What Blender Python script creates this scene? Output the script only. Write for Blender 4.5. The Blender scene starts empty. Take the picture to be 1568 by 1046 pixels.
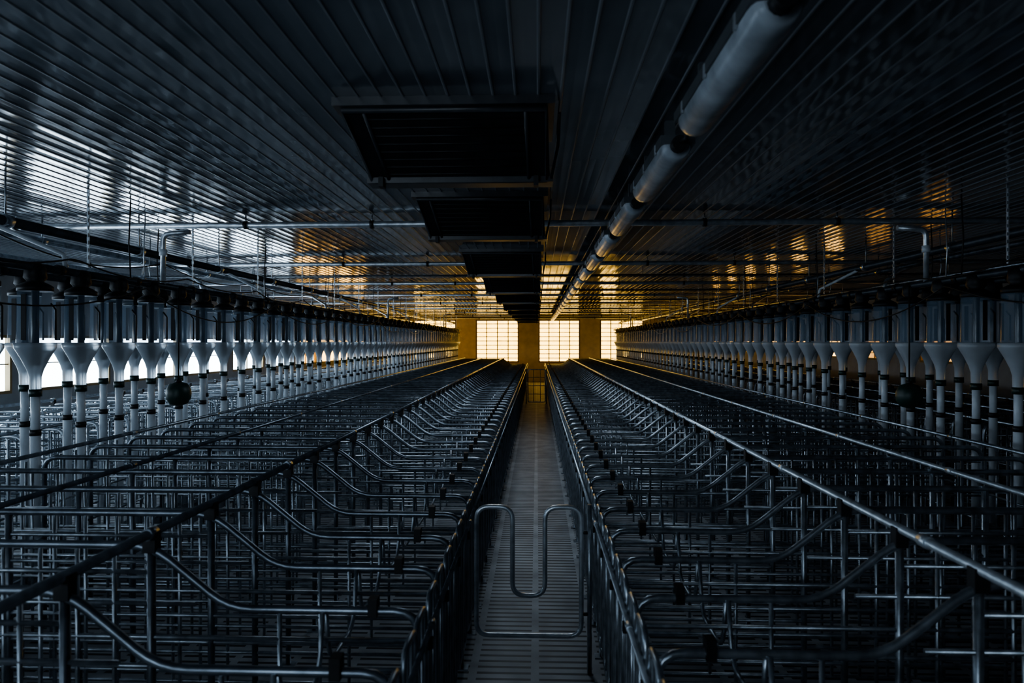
import bpy, math, random
from mathutils import Vector, Matrix
random.seed(4)
scene = bpy.context.scene
CAMZ = 2.24
CEIL = 3.60
YB, YF = -3.0, 38.0
XW = 9.0
PITCH = 0.56

# ------------------------------------------------------------ materials
def mat(name, col, rough=0.5, metal=0.0, noise=0.0, nscale=8.0, bump=0.0, spec=0.5, alpha=1.0, trans=0.0):
    m = bpy.data.materials.new(name); m.use_nodes = True
    nt = m.node_tree; b = nt.nodes['Principled BSDF']
    b.inputs['Base Color'].default_value = (*col, 1)
    b.inputs['Roughness'].default_value = rough
    b.inputs['Metallic'].default_value = metal
    b.inputs['Specular IOR Level'].default_value = spec
    b.inputs['Transmission Weight'].default_value = trans
    b.inputs['Alpha'].default_value = alpha
    tc = nt.nodes.new('ShaderNodeTexCoord')
    nz = nt.nodes.new('ShaderNodeTexNoise'); nz.inputs['Scale'].default_value = nscale
    nz.inputs['Detail'].default_value = 3
    nt.links.new(tc.outputs['Object'], nz.inputs['Vector'])
    cr = nt.nodes.new('ShaderNodeValToRGB')
    cr.color_ramp.elements[0].position = 0.3; cr.color_ramp.elements[1].position = 0.7
    cr.color_ramp.elements[0].color = (*[c*(1-noise) for c in col], 1)
    cr.color_ramp.elements[1].color = (*[min(1, c*(1+noise)) for c in col], 1)
    nt.links.new(nz.outputs['Fac'], cr.inputs['Fac'])
    nt.links.new(cr.outputs['Color'], b.inputs['Base Color'])
    if bump:
        bp = nt.nodes.new('ShaderNodeBump'); bp.inputs['Strength'].default_value = bump
        bp.inputs['Distance'].default_value = 0.02
        nt.links.new(nz.outputs['Fac'], bp.inputs['Height'])
        nt.links.new(bp.outputs['Normal'], b.inputs['Normal'])
    return m

def emis(name, col, s, vary=0.25):
    m = bpy.data.materials.new(name); m.use_nodes = True
    nt = m.node_tree; nt.nodes.clear()
    o = nt.nodes.new('ShaderNodeOutputMaterial'); e = nt.nodes.new('ShaderNodeEmission')
    e.inputs['Strength'].default_value = s
    tc = nt.nodes.new('ShaderNodeTexCoord')
    nz = nt.nodes.new('ShaderNodeTexNoise'); nz.inputs['Scale'].default_value = 1.5
    nt.links.new(tc.outputs['Object'], nz.inputs['Vector'])
    cr = nt.nodes.new('ShaderNodeValToRGB')
    cr.color_ramp.elements[0].position = 0.3; cr.color_ramp.elements[1].position = 0.7
    cr.color_ramp.elements[0].color = (*[c*(1-vary) for c in col], 1)
    cr.color_ramp.elements[1].color = (*col, 1)
    nt.links.new(nz.outputs['Fac'], cr.inputs['Fac'])
    nt.links.new(cr.outputs['Color'], e.inputs['Color'])
    nt.links.new(e.outputs[0], o.inputs[0])
    return m

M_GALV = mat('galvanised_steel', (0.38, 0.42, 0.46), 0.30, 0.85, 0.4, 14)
M_GALVD = mat('shaded_steel', (0.19, 0.215, 0.245), 0.32, 0.8, 0.4, 10)  # darker copy of the galvanised steel, silhouette shade put into the colour
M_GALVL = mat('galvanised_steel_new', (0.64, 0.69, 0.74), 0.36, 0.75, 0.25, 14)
M_DARK = mat('black_plastic', (0.014, 0.015, 0.017), 0.5, 0, 0.3, 10, spec=0.35)
M_DARKPIPE = mat('dark_conveyor_pipe', (0.05, 0.06, 0.07), 0.4, 0.4, 0.3, 10)
M_EDGE = mat('inlet_frame_plastic', (0.032, 0.036, 0.041), 0.35, 0, 0.3, 10)
M_GREEN = mat('green_plastic', (0.006, 0.03, 0.024), 0.45, 0, 0.2, 10)
M_PVC = mat('grey_pvc', (0.64, 0.69, 0.74), 0.3, 0, 0.1, 8)
M_FUNNEL = mat('milky_funnel', (0.74, 0.79, 0.84), 0.3, 0, 0.1, 6, trans=0.5)
M_HOPPER = mat('clear_hopper', (0.35, 0.50, 0.66), 0.12, 0, 0.1, 6, spec=0.9, alpha=0.20)
M_WALL = mat('wall_panel', (0.26, 0.27, 0.28), 0.6, 0, 0.15, 3)
M_WALLF = mat('wall_plaster_far', (0.78, 0.64, 0.36), 0.7, 0, 0.12, 3)
M_FRAME = mat('window_frame', (0.22, 0.15, 0.06), 0.5, 0, 0.1, 5)
M_LAMP = mat('lamp_diffuser', (0.34, 0.38, 0.42), 0.25, 0, 0.3, 5)
M_LAMPB = mat('lamp_housing', (0.08, 0.09, 0.10), 0.4, 0, 0.1, 8)
M_TROUGH = mat('trough_steel', (0.30, 0.33, 0.36), 0.4, 0.7, 0.2, 6)
M_RIB = mat('pvc_plank_rib', (0.18, 0.20, 0.225), 0.22, 0, 0.15, 2)
E_WARM = emis('warm_blind_glow', (1.0, 0.58, 0.11), 6.0)
E_COOL = emis('cool_daylight_pane', (0.66, 0.83, 1.0), 9.5)
E_COOLB = emis('rear_fill_pane', (0.68, 0.84, 1.0), 4.8)  # glow of the added rear panes, cool fill light
E_AMBER = emis('amber_blind_glow', (1.0, 0.48, 0.12), 1.3)
E_AMBER2 = emis('sunlit_blind_glow', (1.0, 0.52, 0.11), 7.0)

def ceiling_mat():
    m = bpy.data.materials.new('pvc_ceiling_planks'); m.use_nodes = True
    nt = m.node_tree; b = nt.nodes['Principled BSDF']
    tc = nt.nodes.new('ShaderNodeTexCoord')
    nz = nt.nodes.new('ShaderNodeTexNoise'); nz.inputs['Scale'].default_value = 1.3
    nz.inputs['Detail'].default_value = 6
    nt.links.new(tc.outputs['Object'], nz.inputs['Vector'])
    cr = nt.nodes.new('ShaderNodeValToRGB')
    cr.color_ramp.elements[0].position = 0.35; cr.color_ramp.elements[1].position = 0.7
    cr.color_ramp.elements[0].color = (0.088, 0.104, 0.122, 1)
    cr.color_ramp.elements[1].color = (0.145, 0.167, 0.19, 1)
    nt.links.new(nz.outputs['Fac'], cr.inputs['Fac']); nt.links.new(cr.outputs['Color'], b.inputs['Base Color'])
    b.inputs['Roughness'].default_value = 0.09
    b.inputs['Specular IOR Level'].default_value = 0.9
    mp = nt.nodes.new('ShaderNodeMapping'); mp.inputs['Scale'].default_value = (5, 0.9, 1)
    nt.links.new(tc.outputs['Object'], mp.inputs['Vector'])
    n2 = nt.nodes.new('ShaderNodeTexNoise'); n2.inputs['Scale'].default_value = 1.0; n2.inputs['Detail'].default_value = 1
    nt.links.new(mp.outputs[0], n2.inputs['Vector'])
    bp = nt.nodes.new('ShaderNodeBump'); bp.inputs['Strength'].default_value = 0.20; bp.inputs['Distance'].default_value = 0.02
    nt.links.new(n2.outputs['Fac'], bp.inputs['Height']); nt.links.new(bp.outputs['Normal'], b.inputs['Normal'])
    return m
M_CEIL = ceiling_mat()

def floor_mat():
    m = bpy.data.materials.new('slatted_concrete'); m.use_nodes = True
    nt = m.node_tree; b = nt.nodes['Principled BSDF']; L = nt.links
    tc = nt.nodes.new('ShaderNodeTexCoord'); sp = nt.nodes.new('ShaderNodeSeparateXYZ')
    L.new(tc.outputs['Object'], sp.inputs[0])
    def M(op, a, bb=None):
        n = nt.nodes.new('ShaderNodeMath'); n.operation = op
        for i, v in enumerate((a, bb)):
            if v is None: continue
            if isinstance(v, (int, float)): n.inputs[i].default_value = v
            else: L.new(v, n.inputs[i])
        return n.outputs[0]
    fy = M('FRACT', M('DIVIDE', sp.outputs['Y'], 0.085))
    slot = M('LESS_THAN', fy, 0.36)
    fx = M('FRACT', M('DIVIDE', M('ADD', sp.outputs['X'], 20.20), 0.42))
    inx = M('GREATER_THAN', fx, 0.13)
    mask = M('MULTIPLY', slot, inx)
    nz = nt.nodes.new('ShaderNodeTexNoise'); nz.inputs['Scale'].default_value = 3; nz.inputs['Detail'].default_value = 8
    L.new(tc.outputs['Object'], nz.inputs['Vector'])
    cr = nt.nodes.new('ShaderNodeValToRGB')
    cr.color_ramp.elements[0].position = 0.3; cr.color_ramp.elements[1].position = 0.7
    cr.color_ramp.elements[0].color = (0.22, 0.23, 0.245, 1); cr.color_ramp.elements[1].color = (0.46, 0.48, 0.50, 1)
    L.new(nz.outputs['Fac'], cr.inputs['Fac'])
    mx = nt.nodes.new('ShaderNodeMixRGB'); L.new(mask, mx.inputs['Fac']); L.new(cr.outputs['Color'], mx.inputs[1])
    mx.inputs[2].default_value = (0.03, 0.03, 0.032, 1)
    L.new(mx.outputs[0], b.inputs['Base Color'])
    b.inputs['Roughness'].default_value = 0.5
    b.inputs['Specular IOR Level'].default_value = 0.4
    bp = nt.nodes.new('ShaderNodeBump'); bp.inputs['Strength'].default_value = 0.4; bp.inputs['Distance'].default_value = 0.02; bp.invert = True
    L.new(mask, bp.inputs['Height']); L.new(bp.outputs['Normal'], b.inputs['Normal'])
    return m
M_FLOOR = floor_mat()

# ------------------------------------------------------------ mesh builder
class MB:
    def __init__(s): s.v = []; s.f = []; s.m = []; s.sm = []; s.mats = []
    def mi(s, m):
        if m not in s.mats: s.mats.append(m)
        return s.mats.index(m)
    def face(s, idx, m, smooth=False):
        s.f.append(idx); s.m.append(m); s.sm.append(smooth)
    def box(s, x0, x1, y0, y1, z0, z1, m):
        mi = s.mi(m); o = len(s.v)
        s.v += [(x, y, z) for z in (z0, z1) for y in (y0, y1) for x in (x0, x1)]
        for q in ((0,2,3,1),(4,5,7,6),(0,1,5,4),(2,6,7,3),(0,4,6,2),(1,3,7,5)):
            s.face([o+i for i in q], mi)
    def tube(s, pts, r, m, n=8, closed=False):
        mi = s.mi(m); P = [Vector(p) for p in pts]; N = len(P); o = len(s.v)
        up = None
        for i, p in enumerate(P):
            if closed: t = (P[(i+1) % N]-P[i-1])
            elif i == 0: t = P[1]-P[0]
            elif i == N-1: t = P[-1]-P[-2]
            else: t = (P[i+1]-P[i]).normalized()+(P[i]-P[i-1]).normalized()
            t.normalize()
            if up is None:
                up = Vector((0, 1, 0)) if abs(t.y) < 0.9 else Vector((0, 0, 1))
            a = (up - t*up.dot(t)).normalized(); up = a; b = t.cross(a)
            for k in range(n):
                th = 2*math.pi*k/n
                s.v.append(tuple(p + r*(math.cos(th)*a+math.sin(th)*b)))
        for i in range(N if closed else N-1):
            j = (i+1) % N
            for k in range(n):
                k2 = (k+1) % n
                s.face([o+i*n+k, o+i*n+k2, o+j*n+k2, o+j*n+k], mi, True)
        if not closed:
            s.face([o+k for k in range(n)][::-1], mi); s.face([o+(N-1)*n+k for k in range(n)], mi)
    def lathe(s, prof, m, c=(0, 0), n=16, ex=1.0, ey=1.0, cap=True):
        mi = s.mi(m); o = len(s.v)
        for r, z in prof:
            for k in range(n):
                th = 2*math.pi*k/n
                s.v.append((c[0]+ex*r*math.cos(th), c[1]+ey*r*math.sin(th), z))
        for i in range(len(prof)-1):
            for k in range(n):
                k2 = (k+1) % n
                s.face([o+i*n+k, o+i*n+k2, o+(i+1)*n+k2, o+(i+1)*n+k], mi, True)
        if cap:
            s.face([o+k for k in range(n)][::-1], mi); s.face([o+(len(prof)-1)*n+k for k in range(n)], mi)
    def obj(s, name, array=None, loc=None, parent=None):
        me = bpy.data.meshes.new(name); me.from_pydata(s.v, [], s.f)
        for m in s.mats: me.materials.append(m)
        me.polygons.foreach_set('material_index', s.m); me.polygons.foreach_set('use_smooth', s.sm)
        me.update()
        o = bpy.data.objects.new(name, me); scene.collection.objects.link(o)
        if loc: o.location = loc
        if parent: o.parent = parent
        if array:
            md = o.modifiers.new('repeat', 'ARRAY'); md.use_relative_offset = False; md.use_constant_offset = True
            md.constant_offset_displace = (0, array[0], 0); md.count = array[1]
        return o

def empty(name):
    o = bpy.data.objects.new(name, None); scene.collection.objects.link(o); o.empty_display_size = 0.2
    return o

def fillet(pts, r, seg=4, closed=False):
    P = [Vector(p) for p in pts]; N = len(P); out = []
    for i, p in enumerate(P):
        if not closed and i in (0, N-1): out.append(p); continue
        a = P[i-1]; b = P[(i+1) % N]
        da = (a-p); db = (b-p); rr = min(r, da.length*0.49, db.length*0.49)
        A = p+da.normalized()*rr; B = p+db.normalized()*rr
        for k in range(seg+1):
            t = k/seg
            out.append((1-t)**2*A + 2*t*(1-t)*p + t*t*B)
    return out

# ------------------------------------------------------------ room shell
b = MB(); b.box(-XW, XW, YB, YF, -0.12, 0.0, M_FLOOR); b.obj('floor')

b = MB(); mi = b.mi(M_CEIL); mr = b.mi(M_RIB)
x = -XW; prof = []
while x < XW-1e-6:
    prof += [(x, CEIL, 1), (x+0.005, CEIL-0.006, 1), (x+0.014, CEIL-0.006, 1), (x+0.019, CEIL, 0), (x+0.07, CEIL+0.001, 0)]
    x += 0.125
prof.append((XW, CEIL, 0))
for (px, pz, _) in prof: b.v += [(px, YB, pz), (px, YF, pz)]
for i in range(len(prof)-1): b.face([2*i, 2*i+2, 2*i+3, 2*i+1][::-1], mr if prof[i][2] else mi)
b.box(-XW, XW, YB, YF, CEIL+0.03, CEIL+0.12, M_CEIL)
b.obj('ceiling')

win_n = [0]
def wall_openings(name, axis, pos, thick, lo, hi, wins, z0, z1, mw):
    b = MB(); p0, p1 = sorted((pos, pos+thick))
    def bx(a0, a1, za, zb):
        if a1-a0 < 1e-4: return
        if axis == 'x': b.box(a0, a1, p0, p1, za, zb, mw)
        else: b.box(p0, p1, a0, a1, za, zb, mw)
    bx(lo, hi, 0, z0); bx(lo, hi, z1, CEIL)
    c = lo
    for (a, e) in wins: bx(c, a, z0, z1); c = e
    bx(c, hi, z0, z1)
    b.obj(name)

def window(axis, pos, thick, a0, a1, z0, z1, em, cols, rows, fr=0.05, bar=0.012):
    win_n[0] += 1
    b = MB(); s = 1 if thick > 0 else -1
    def bx(u0, u1, d0, d1, za, zb, m):
        q0, q1 = sorted((pos+s*d0, pos+s*d1))
        if axis == 'x': b.box(u0, u1, q0, q1, za, zb, m)
        else: b.box(q0, q1, u0, u1, za, zb, m)
    bx(a0, a1, 0.10, 0.11, z0, z1, em)
    bx(a0, a0+fr, 0.0, 0.09, z0, z1, M_FRAME); bx(a1-fr, a1, 0.0, 0.09, z0, z1, M_FRAME)
    bx(a0+fr, a1-fr, 0.0, 0.09, z0, z0+fr, M_FRAME); bx(a0+fr, a1-fr, 0.0, 0.09, z1-fr, z1, M_FRAME)
    for i in range(1, cols):
        u = a0+(a1-a0)*i/cols; bx(u-bar, u+bar, 0.05, 0.085, z0+fr, z1-fr, M_FRAME)
    for i in range(1, rows):
        z = z0+(z1-z0)*i/rows; bx(a0+fr, a1-fr, 0.03, 0.06, z-bar*0.8, z+bar*0.8, M_FRAME)
    b.obj('window_%d' % win_n[0])

far_w = [(-6.9, -4.5), (-3.4, -1.0), (0.1, 2.4), (3.5, 5.9)]
wall_openings('wall_front', 'x', YF, 0.2, -XW-0.2, XW+0.2, far_w, 1.08, 3.46, M_WALLF)
for a, e in far_w: window('x', YF, 0.2, a, e, 1.08, 3.46, E_WARM, 4, 10, 0.07, 0.026)
lw = [(1.0+2.7*i, 1.0+2.7*i+2.3) for i in range(13)]
wall_openings('wall_left', 'y', -XW, -0.2, YB, YF, lw, 1.35, 2.35, M_WALL)
for i, (a, e) in enumerate(lw): window('y', -XW, -0.2, a, e, 1.35, 2.35, E_COOL if i < 9 else E_AMBER2, 2, 2)
rw = [(15.1+2.7*i, 15.1+2.7*i+1.3) for i in range(8)]
wall_openings('wall_right', 'y', XW, 0.2, YB, YF, rw, 1.75, 2.3, M_WALL)
for i, (a, e) in enumerate(rw): window('y', XW, 0.2, a, e, 1.75, 2.3, E_AMBER if i < 2 else E_AMBER2, 3, 3)
bw = [(-8.0, -5.3), (-4.2, -1.5)]
wall_openings('wall_back', 'x', YB, -0.2, -XW-0.2, XW+0.2, bw, 1.2, 3.3, M_WALL)
for a, e in bw: window('x', YB, -0.2, a, e, 1.2, 3.3, E_COOLB, 3, 3)  # unseen windows behind the camera, added as fill light

# ------------------------------------------------------------ stalls
def stall_row(sgn, a, y0, n, name, mm=M_GALV):
    X = lambda u: a+sgn*u
    b = MB(); r = 0.019
    main = fillet([(X(0.0), 0, 0.0), (X(0.0), 0, 1.05), (X(0.85), 0, 1.05), (X(1.2), 0, 1.33), (X(3.35), 0, 1.33), (X(3.35), 0, 0.0)], 0.11)
    b.tube(main, r, mm, 8)
    b.tube([(X(1.2), 0, 0), (X(1.2), 0, 1.31)], r, mm, 8)
    b.tube([(X(2.3), 0, 0), (X(2.3), 0, 1.32)], r, mm, 8)
    for z in (0.16, 0.34, 0.50, 0.65, 0.79, 0.92):
        b.tube([(X(0.0), 0, z), (X(3.35), 0, z)], 0.0105, M_GALV, 6)
    b.tube([(X(1.0), 0, 1.07), (X(3.35), 0, 1.07)], 0.0105, M_GALV, 6)
    b.tube([(X(1.2), 0, 1.21), (X(3.35), 0, 1.21)], 0.0105, M_GALV, 6)
    b.tube([(X(0.62), 0, 0.16), (X(0.62), 0, 1.04)], 0.0105, M_GALV, 6)
    for u in (1.37, 1.54, 1.71, 1.88, 2.05, 2.48, 2.66, 2.84, 3.02, 3.19):
        b.tube([(X(u), 0, 0.16), (X(u), 0, 1.32)], 0.0095, M_GALV, 6)
    for u in (0.0, 1.2, 2.3, 3.35):
        b.box(X(u)-0.05, X(u)+0.05, -0.04, 0.04, 0.0, 0.008, M_GALV)
    b.box(X(0.20)-0.02, X(0.20)+0.02, -0.03, 0.03, 1.03, 1.11, M_DARK)
    b.box(X(1.2)-0.028, X(1.2)+0.028, -0.025, 0.025, 1.30, 1.39, M_DARK)
    for (ya, yb) in ((0.045, 0.275), (0.285, 0.515)):
        xg = X(-0.035)
        b.tube(fillet([(xg, ya, 0.22), (xg, ya, 1.10), (xg, yb, 1.10), (xg, yb, 0.22)], 0.07, 3, True), 0.013, mm, 6, True)
        for k in (0.33, 0.67):
            yy = ya+(yb-ya)*k
            b.tube([(xg, yy, 0.22), (xg, yy, 1.10)], 0.008, mm, 6)
    b.box(min(X(-0.06), X(0.0)), max(X(-0.06), X(0.0)), 0.0, 0.03, 0.88, 0.93, M_DARK)
    b.tube(fillet([(X(0.42), 0.02, 1.05), (X(0.42), 0.08, 0.78), (X(0.42), 0.48, 0.78), (X(0.42), PITCH-0.02, 1.05)], 0.1, 3), 0.011, M_GALV, 6)
    for z in (0.45, 0.7, 0.95):
        b.tube([(X(3.35), 0, z), (X(3.35), PITCH, z)], 0.010, M_GALV, 6)
    for k in (0.19, 0.37):
        b.tube([(X(3.35), k, 0.35), (X(3.35), k, 1.33)], 0.010, M_GALV, 6)
    root = empty(name)
    b.obj('stall_dividers_and_gates', (PITCH, n), (0, y0, 0), parent=root)
    def rail(u, z, r, m, nm, y0=0.4, y1=36.2):
        b = MB(); x = X(u); b.tube([(x, y0, z), (x, y1, z)], r, m, 10)
        y = y0+0.9
        while y < y1:
            b.tube([(x, y-0.03, z), (x, y+0.03, z)], r*1.35, m, 10); y += 1.68
        b.obj(nm, parent=root)
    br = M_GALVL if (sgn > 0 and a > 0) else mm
    rail(1.2, 1.385, 0.021, br, 'top_rail_1'); rail(2.3, 1.375, 0.017, br, 'top_rail_2'); rail(3.30, 1.375, 0.017, M_GALV, 'top_rail_3')
    rail(0.06, 0.60, 0.014, mm, 'side_rail'); rail(-0.06, 1.0, 0.012, br, 'latch_rail')

NST = 64
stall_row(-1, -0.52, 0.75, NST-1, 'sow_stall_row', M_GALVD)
stall_row(+1, 0.46, 0.95, NST-1, 'sow_stall_row')
stall_row(+1, -8.25, 0.75, NST-1, 'sow_stall_row', M_GALVL)
stall_row(-1, 8.25, 0.95, NST-1, 'sow_stall_row')

for sg in (-1, 1):
    b = MB(); x0 = 3.98; sec = [(x0, 0.36), (x0+0.03, 0.12), (x0+0.17, 0.07), (x0+0.32, 0.12), (x0+0.36, 0.36), (x0+0.33, 0.36), (x0+0.30, 0.14), (x0+0.17, 0.10), (x0+0.05, 0.14), (x0+0.02, 0.34)]
    mi = b.mi(M_TROUGH)
    for y in (0.6, 36.2):
        b.v += [(sg*p, y, z) for p, z in sec]
    n = len(sec)
    for i in range(n): b.face([i, (i+1) % n, n+(i+1) % n, n+i], mi)
    b.face(list(range(n)), mi); b.face([n+i for i in range(n)], mi)
    for y in range(1, 36, 3): b.box(sg*(x0+0.17)-0.12, sg*(x0+0.17)+0.12, y, y+0.08, 0, 0.10, M_TROUGH)
    b.obj('feed_trough')

# ------------------------------------------------------------ feed dispensers
def dispensers(x, y0, n, parent, nm):
    b = MB()
    b.lathe([(0.045, 2.88), (0.075, 2.85), (0.085, 2.76), (0.06, 2.73), (0.10, 2.71), (0.13, 2.69), (0.13, 2.65)][::-1], M_DARK)
    b.lathe([(0.132, 2.22), (0.128, 2.40), (0.124, 2.652)], M_HOPPER, cap=False, n=20)
    b.lathe([(0.028, 2.05), (0.028, 2.68)], M_DARKPIPE, n=8)
    b.box(-0.02, 0.02, -0.132, -0.126, 2.25, 2.62, M_DARK)
    b.lathe([(0.042, 1.84), (0.044, 1.95), (0.060, 2.01), (0.10, 2.10), (0.132, 2.16), (0.148, 2.19), (0.148, 2.225), (0.132, 2.23)], M_FUNNEL, n=20, cap=False)
    b.lathe([(0.048, 1.79), (0.048, 1.85)], M_GREEN, n=12)
    b.lathe([(0.034, 1.50), (0.034, 1.79)], M_PVC, n=12)
    b.lathe([(0.043, 1.47), (0.043, 1.52)], M_DARK, n=12)
    b.lathe([(0.038, 0.40), (0.038, 1.47)], M_PVC, n=12)
    b.tube([(0.13, 0, 2.55), (0.17, 0, 2.5), (0.17, 0, 2.25)], 0.008, M_DARK, 6)
    b.obj(nm, (PITCH, n), (x, y0, 0), parent=parent)
for sg, y0 in ((-1, 2.08), (1, 2.05)):
    root = empty('feed_dispenser_line')
    dispensers(sg*4.10, y0, 60, root, 'near_dispensers')
    dispensers(sg*4.62, y0, 60, root, 'rear_dispensers')
    for xx in (4.10, 4.62):
        b = MB(); b.tube([(sg*xx, 0.2, 2.85), (sg*xx, 36.6, 2.85)], 0.034, M_DARKPIPE, 10)
        y = y0+0.28
        while y < 36:
            b.tube([(sg*xx, y-0.03, 2.85), (sg*xx, y+0.03, 2.85)], 0.05, M_DARK, 8); y += PITCH*2
        b.obj('conveyor_pipe', parent=root)
    for xx, zz, rr in ((4.4, 3.24, 0.045), (5.5, 3.36, 0.035), (6.6, 3.30, 0.03)):
        b = MB(); b.tube([(sg*xx, -1.0, zz), (sg*xx, 36.6, zz)], rr, M_DARKPIPE if xx < 5 else M_GALV, 10)
        y = 1.7
        while y < 36:
            b.tube([(sg*xx, y-0.04, zz), (sg*xx, y+0.04, zz)], rr*1.35, M_GALV, 8)
            b.tube([(sg*xx, y, zz+0.04), (sg*xx, y, CEIL)], 0.008, M_GALV, 6); y += 1.9
        b.obj('return_pipe', parent=root)
    for (xc, zt, sag, per) in ((3.93, 2.78, 0.30, 3.36), (3.95, 2.95, 0.12, 1.9), (4.35, 3.15, 0.16, 2.6)):
        b = MB(); pts = []; y = 0.5
        while y < 36:
            t = (y % per)/per
            pts.append((sg*xc, y, zt-sag*4*t*(1-t)*(0.5+0.5*abs(math.sin(int(y/per)*2.3))))); y += 0.12
        b.tube(pts, 0.008, M_DARK, 5); b.obj('release_cable', parent=root)
    b = MB(); y = 2.3
    while y < 36:
        for k in range(20):
            z = 2.92+k*0.034
            if k % 2: b.box(sg*4.10-0.012, sg*4.10+0.012, y-0.004, y+0.004, z, z+0.04, M_GALVL)
            else: b.box(sg*4.10-0.004, sg*4.10+0.004, y-0.012, y+0.012, z, z+0.04, M_GALVL)
        y += 1.9
    b.obj('suspension_chains', parent=root)
    # thin pull wires and drop hoses up to the ceiling
    b = MB(); y = 3.2; k = 0
    while y < 36:
        xo = (3.96, 4.3, 4.62, 5.2)[k % 4]
        b.tube([(sg*xo, y, 2.86 if xo < 5 else 3.1), (sg*(xo+0.03), y+0.02, 3.2), (sg*xo, y, CEIL)], 0.007, M_GALVL if k % 2 else M_DARK, 5)
        y += 0.83; k += 1
    for y in (5.0, 9.3, 14.9, 21.0):
        b.tube([(sg*4.62, y, 2.88), (sg*4.66, y, 3.05), (sg*5.1, y+0.5, 3.25), (sg*5.5, y+0.9, 3.34)], 0.022, M_GALVL, 8)
        b.tube([(sg*4.10, y+0.8, 2.88), (sg*4.12, y+0.8, 3.0), (sg*4.4, y+0.2, 3.22)], 0.02, M_PVC, 8)
    b.obj('pull_wires_and_hoses', parent=root)
    b = MB()
    for y in (7.35, 18.7, 30.0):
        b.tube(fillet([(sg*3.80, y, 3.44), (sg*4.10, y, 3.42), (sg*4.10, y, 2.86)], 0.08), 0.028, M_GALVL, 10)
        b.tube([(sg*4.10, y, 3.18), (sg*4.10, y, 3.25)], 0.042, M_PVC, 10)
    b.obj('drop_pipe', parent=root)
    b = MB(); prof = [(0.02, -0.13), (0.09, -0.11), (0.125, -0.05), (0.13, 0.0), (0.125, 0.05), (0.09, 0.11), (0.03, 0.13)]
    b.lathe(prof, M_GREEN, n=18)
    b.tube([(0, 0, 0.12), (0, 0, 1.15)], 0.008, M_DARK, 6)
    b.tube([(0, 0, 0.125), (0, 0, 0.16)], 0.03, M_DARK, 8)
    b.obj('counterweight', loc=(sg*3.90, 7.3, 1.67), parent=root)

for i in range(9):
    y = 7.4+3.8*i
    b = MB(); b.tube([(-8.9, y, 3.52), (8.9, y, 3.52)], 0.034, M_GALVL, 10)
    for x in (-7.5, -5.8, -3.2, -1.8, 1.8, 3.2, 5.8, 7.5):
        b.tube([(x-0.02, y, 3.52), (x+0.02, y, 3.52)], 0.046, M_DARK, 8)
        b.tube([(x, y, 3.54), (x, y, CEIL)], 0.008, M_GALV, 6)
    b.obj('overhead_water_pipe')
for i in range(7):
    y = 13.0+3.8*i
    b = MB(); b.tube([(-8.9, y, 3.50), (8.9, y, 3.50)], 0.02, M_DARKPIPE, 6)
    for x in (-6, -2, 2, 6): b.tube([(x, y, 3.50), (x, y, CEIL)], 0.006, M_DARKPIPE, 5)
    b.obj('cable_conduit')

# ------------------------------------------------------------ ceiling air inlets
def inlet(y0, L=0.62):
    b = MB(); x0, x1 = -1.14, 0.10; zt = CEIL; zb = 3.24
    mi = b.mi(M_DARK)
    b.box(x0, x1, y0, y0+L+0.12, zt-0.05, zt, M_EDGE)
    o = len(b.v); ins = 0.08
    b.v += [(x0+0.04, y0+0.04, zt-0.05), (x1-0.04, y0+0.04, zt-0.05), (x1-0.02, y0+L-0.08, zb+0.03), (x0+ins, y0+L-0.08, zb+0.03),
            (x0+0.04, y0+L+0.08, zt-0.05), (x1-0.04, y0+L+0.08, zt-0.05), (x1-0.02, y0+L+0.05, zb+0.03), (x0+ins, y0+L+0.05, zb+0.03)]
    for q in ((0,1,2,3), (3,2,6,7), (4,7,6,5), (0,3,7,4), (1,5,6,2)): b.face([o+i for i in q], mi)
    A = Vector((x0+0.05, y0+0.05, zt-0.065)); B = Vector((x1-0.05, y0+0.05, zt-0.065))
    C = Vector((x1-0.04, y0+L-0.08, zb+0.015)); D = Vector((x0+ins+0.02, y0+L-0.08, zb+0.015))
    b.tube([A, B, C, D], 0.018, M_EDGE, 6, True)
    def lerp(p, q, t): return p+(q-p)*t
    for t in (0.1, 0.9):
        b.tube([lerp(A, B, t), lerp(D, C, t)], 0.012, M_EDGE, 6)
    for k in range(1, 9):
        t = k/9; b.tube([lerp(A, D, t)+(B-A)*0.1, lerp(B, C, t)-(B-A)*0.1], 0.006, M_DARK, 5)
    b.box(x0+ins-0.01, x1+0.0, y0+L-0.10, y0+L+0.06, zb, zb+0.035, M_EDGE)
    for xx in (x0+0.15, x1-0.12): b.box(xx, xx+0.03, y0+L-0.14, y0+L-0.06, zb-0.03, zb+0.03, M_DARK)
    b.tube([(x1-0.01, y0+L-0.1, zb+0.02), (x1+0.03, y0+L-0.2, zb+0.2), (x1+0.03, y0+0.2, zt-0.04)], 0.010, M_DARK, 6)
    b.obj('ceiling_air_inlet')
for y in (3.75, 6.15): inlet(y)
for i in range(8): inlet(9.95+3.8*i)

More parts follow.
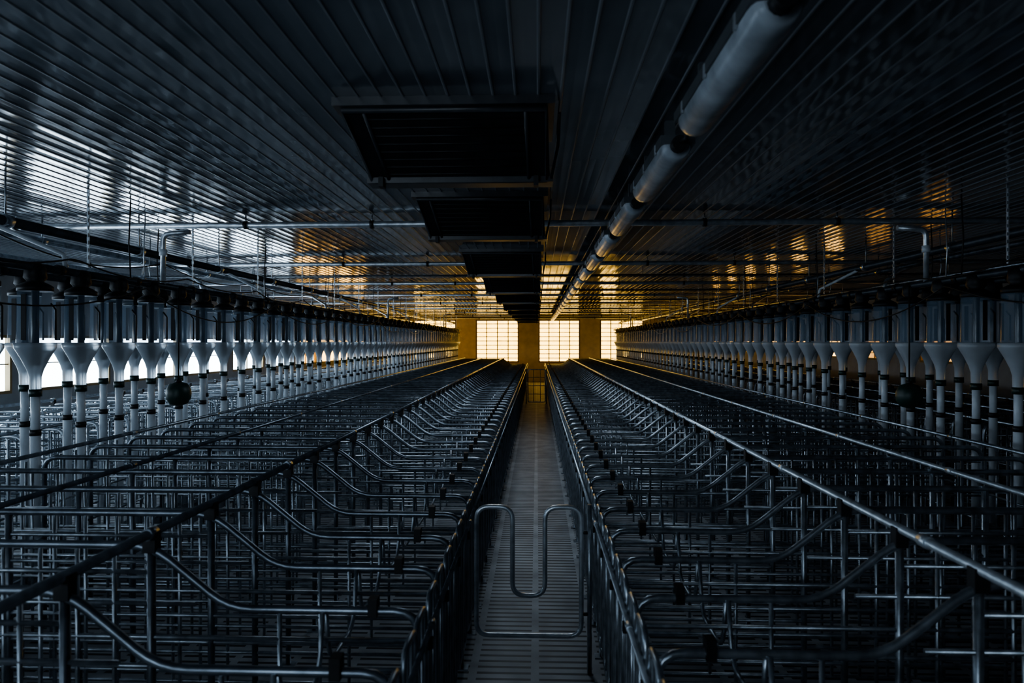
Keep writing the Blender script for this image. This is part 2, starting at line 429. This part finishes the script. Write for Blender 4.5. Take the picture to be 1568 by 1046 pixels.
# ------------------------------------------------------------ waterproof tube lamps
def lamp(y0, L=1.30):
    b = MB(); xc = 0.82; zc = 3.39; mi = b.mi(M_LAMP)
    def sec(sc, y):
        out = []
        for k in range(17):
            th = math.pi + math.pi*k/16
            out.append((xc+0.09*sc*math.cos(th), y, zc+0.09*sc*math.sin(th)))
        return out
    rings = [sec(0.6, y0+0.01), sec(0.86, y0+0.02), sec(0.96, y0+0.045), sec(1, y0+0.09), sec(1, y0+L-0.09), sec(0.96, y0+L-0.045), sec(0.86, y0+L-0.02), sec(0.6, y0+L-0.01)]
    o = len(b.v); W = 17; R = len(rings)
    for rg in rings: b.v += rg
    for i in range(R-1):
        for k in range(W-1): b.face([o+i*W+k, o+i*W+k+1, o+(i+1)*W+k+1, o+(i+1)*W+k], mi, True)
    b.face([o+k for k in range(W)], mi); b.face([o+(R-1)*W+k for k in range(W)], mi)
    b.box(xc-0.10, xc+0.10, y0, y0+L, zc, zc+0.05, M_LAMPB)
    for t in (0.15, 0.5, 0.85):
        yy = y0+L*t
        for s in (-1, 1): b.box(xc+s*0.098-0.005, xc+s*0.098+0.005, yy-0.012, yy+0.012, zc-0.015, zc+0.045, M_GALVL)
    b.tube([(xc, y0-0.06, zc-0.01), (xc, y0+0.02, zc-0.01)], 0.045, M_DARK, 12)
    b.tube([(xc, y0+L-0.02, zc-0.01), (xc, y0+L+0.06, zc-0.01)], 0.045, M_DARK, 12)
    b.tube([(xc, y0+L+0.04, zc), (xc, y0+L+0.16, zc-0.03), (xc, y0+L+0.33, zc)], 0.014, M_DARK, 6)
    for yy in (y0+0.25, y0+L-0.25): b.box(xc-0.03, xc+0.03, yy-0.02, yy+0.02, zc+0.05, CEIL, M_LAMPB)
    b.obj('tube_lamp')
for i in range(21): lamp(0.64+1.68*i)

# ------------------------------------------------------------ aisle gates
b = MB()
gp = [(-0.41, 0, 0.25), (-0.41, 0, 1.12), (-0.165, 0, 1.12), (-0.165, 0, 0.52), (0.055, 0, 0.52), (0.055, 0, 1.12), (0.30, 0, 1.12), (0.30, 0, 0.25)]
b.tube(fillet(gp, 0.09, 5, True), 0.0165, M_GALVL, 10, True)
for z in (0.4, 0.95):
    b.tube([(0.30, 0, z), (0.36, 0, z)], 0.012, M_DARK, 6)
b.tube([(0.355, 0, 0.0), (0.355, 0, 1.14)], 0.016, M_GALV, 8)
b.obj('aisle_gate', loc=(0, 4.62, 0))
b = MB()
b.tube(fillet([(-0.32, 0, 0.06), (-0.32, 0, 1.23), (0.30, 0, 1.23), (0.30, 0, 0.06)], 0.06, 3, True), 0.02, M_GALV, 8, True)
for z in (0.35, 0.65, 0.95): b.tube([(-0.32, 0, z), (0.30, 0, z)], 0.014, M_GALV, 6)
for x in (-0.12, 0.13): b.tube([(x, 0, 0.06), (x, 0, 1.23)], 0.014, M_GALV, 6)
for x in (-0.38, 0.345): b.tube([(x, 0, 0), (x, 0, 1.27)], 0.022, M_GALV, 8)
b.obj('aisle_end_gate', loc=(0, 24.6, 0))

# added area lights under the ceiling, cool fill for the aisle floor
for i, y in enumerate((7.7, 11.5, 15.2)):
    ld = bpy.data.lights.new('aisle_fill', 'AREA'); ld.shape = 'RECTANGLE'; ld.size = 0.8; ld.size_y = 1.0
    ld.energy = 20; ld.color = (0.72, 0.86, 1.0)
    lo = bpy.data.objects.new('aisle_fill', ld); scene.collection.objects.link(lo); lo.location = (-0.5, y, 3.55)

# ------------------------------------------------------------ world, camera
w = bpy.data.worlds.new('World'); scene.world = w; w.use_nodes = True
w.node_tree.nodes['Background'].inputs[0].default_value = (0.2, 0.3, 0.45, 1)
w.node_tree.nodes['Background'].inputs[1].default_value = 0.05
scene.view_settings.view_transform = 'AgX'
try: scene.view_settings.look = 'AgX - Medium High Contrast'
except Exception: pass
scene.view_settings.exposure = 0.38

cd = bpy.data.cameras.new('camera'); cd.lens = 24; cd.sensor_width = 36
cd.clip_end = 200; cd.clip_start = 0.05
cam = bpy.data.objects.new('camera', cd); scene.collection.objects.link(cam)
cam.location = (0, 0, CAMZ)
cam.rotation_euler = (math.radians(90), 0, math.atan(38/1045.0))
cd.dof.use_dof = True; cd.dof.focus_distance = 9.0; cd.dof.aperture_fstop = 2.2
scene.camera = cam
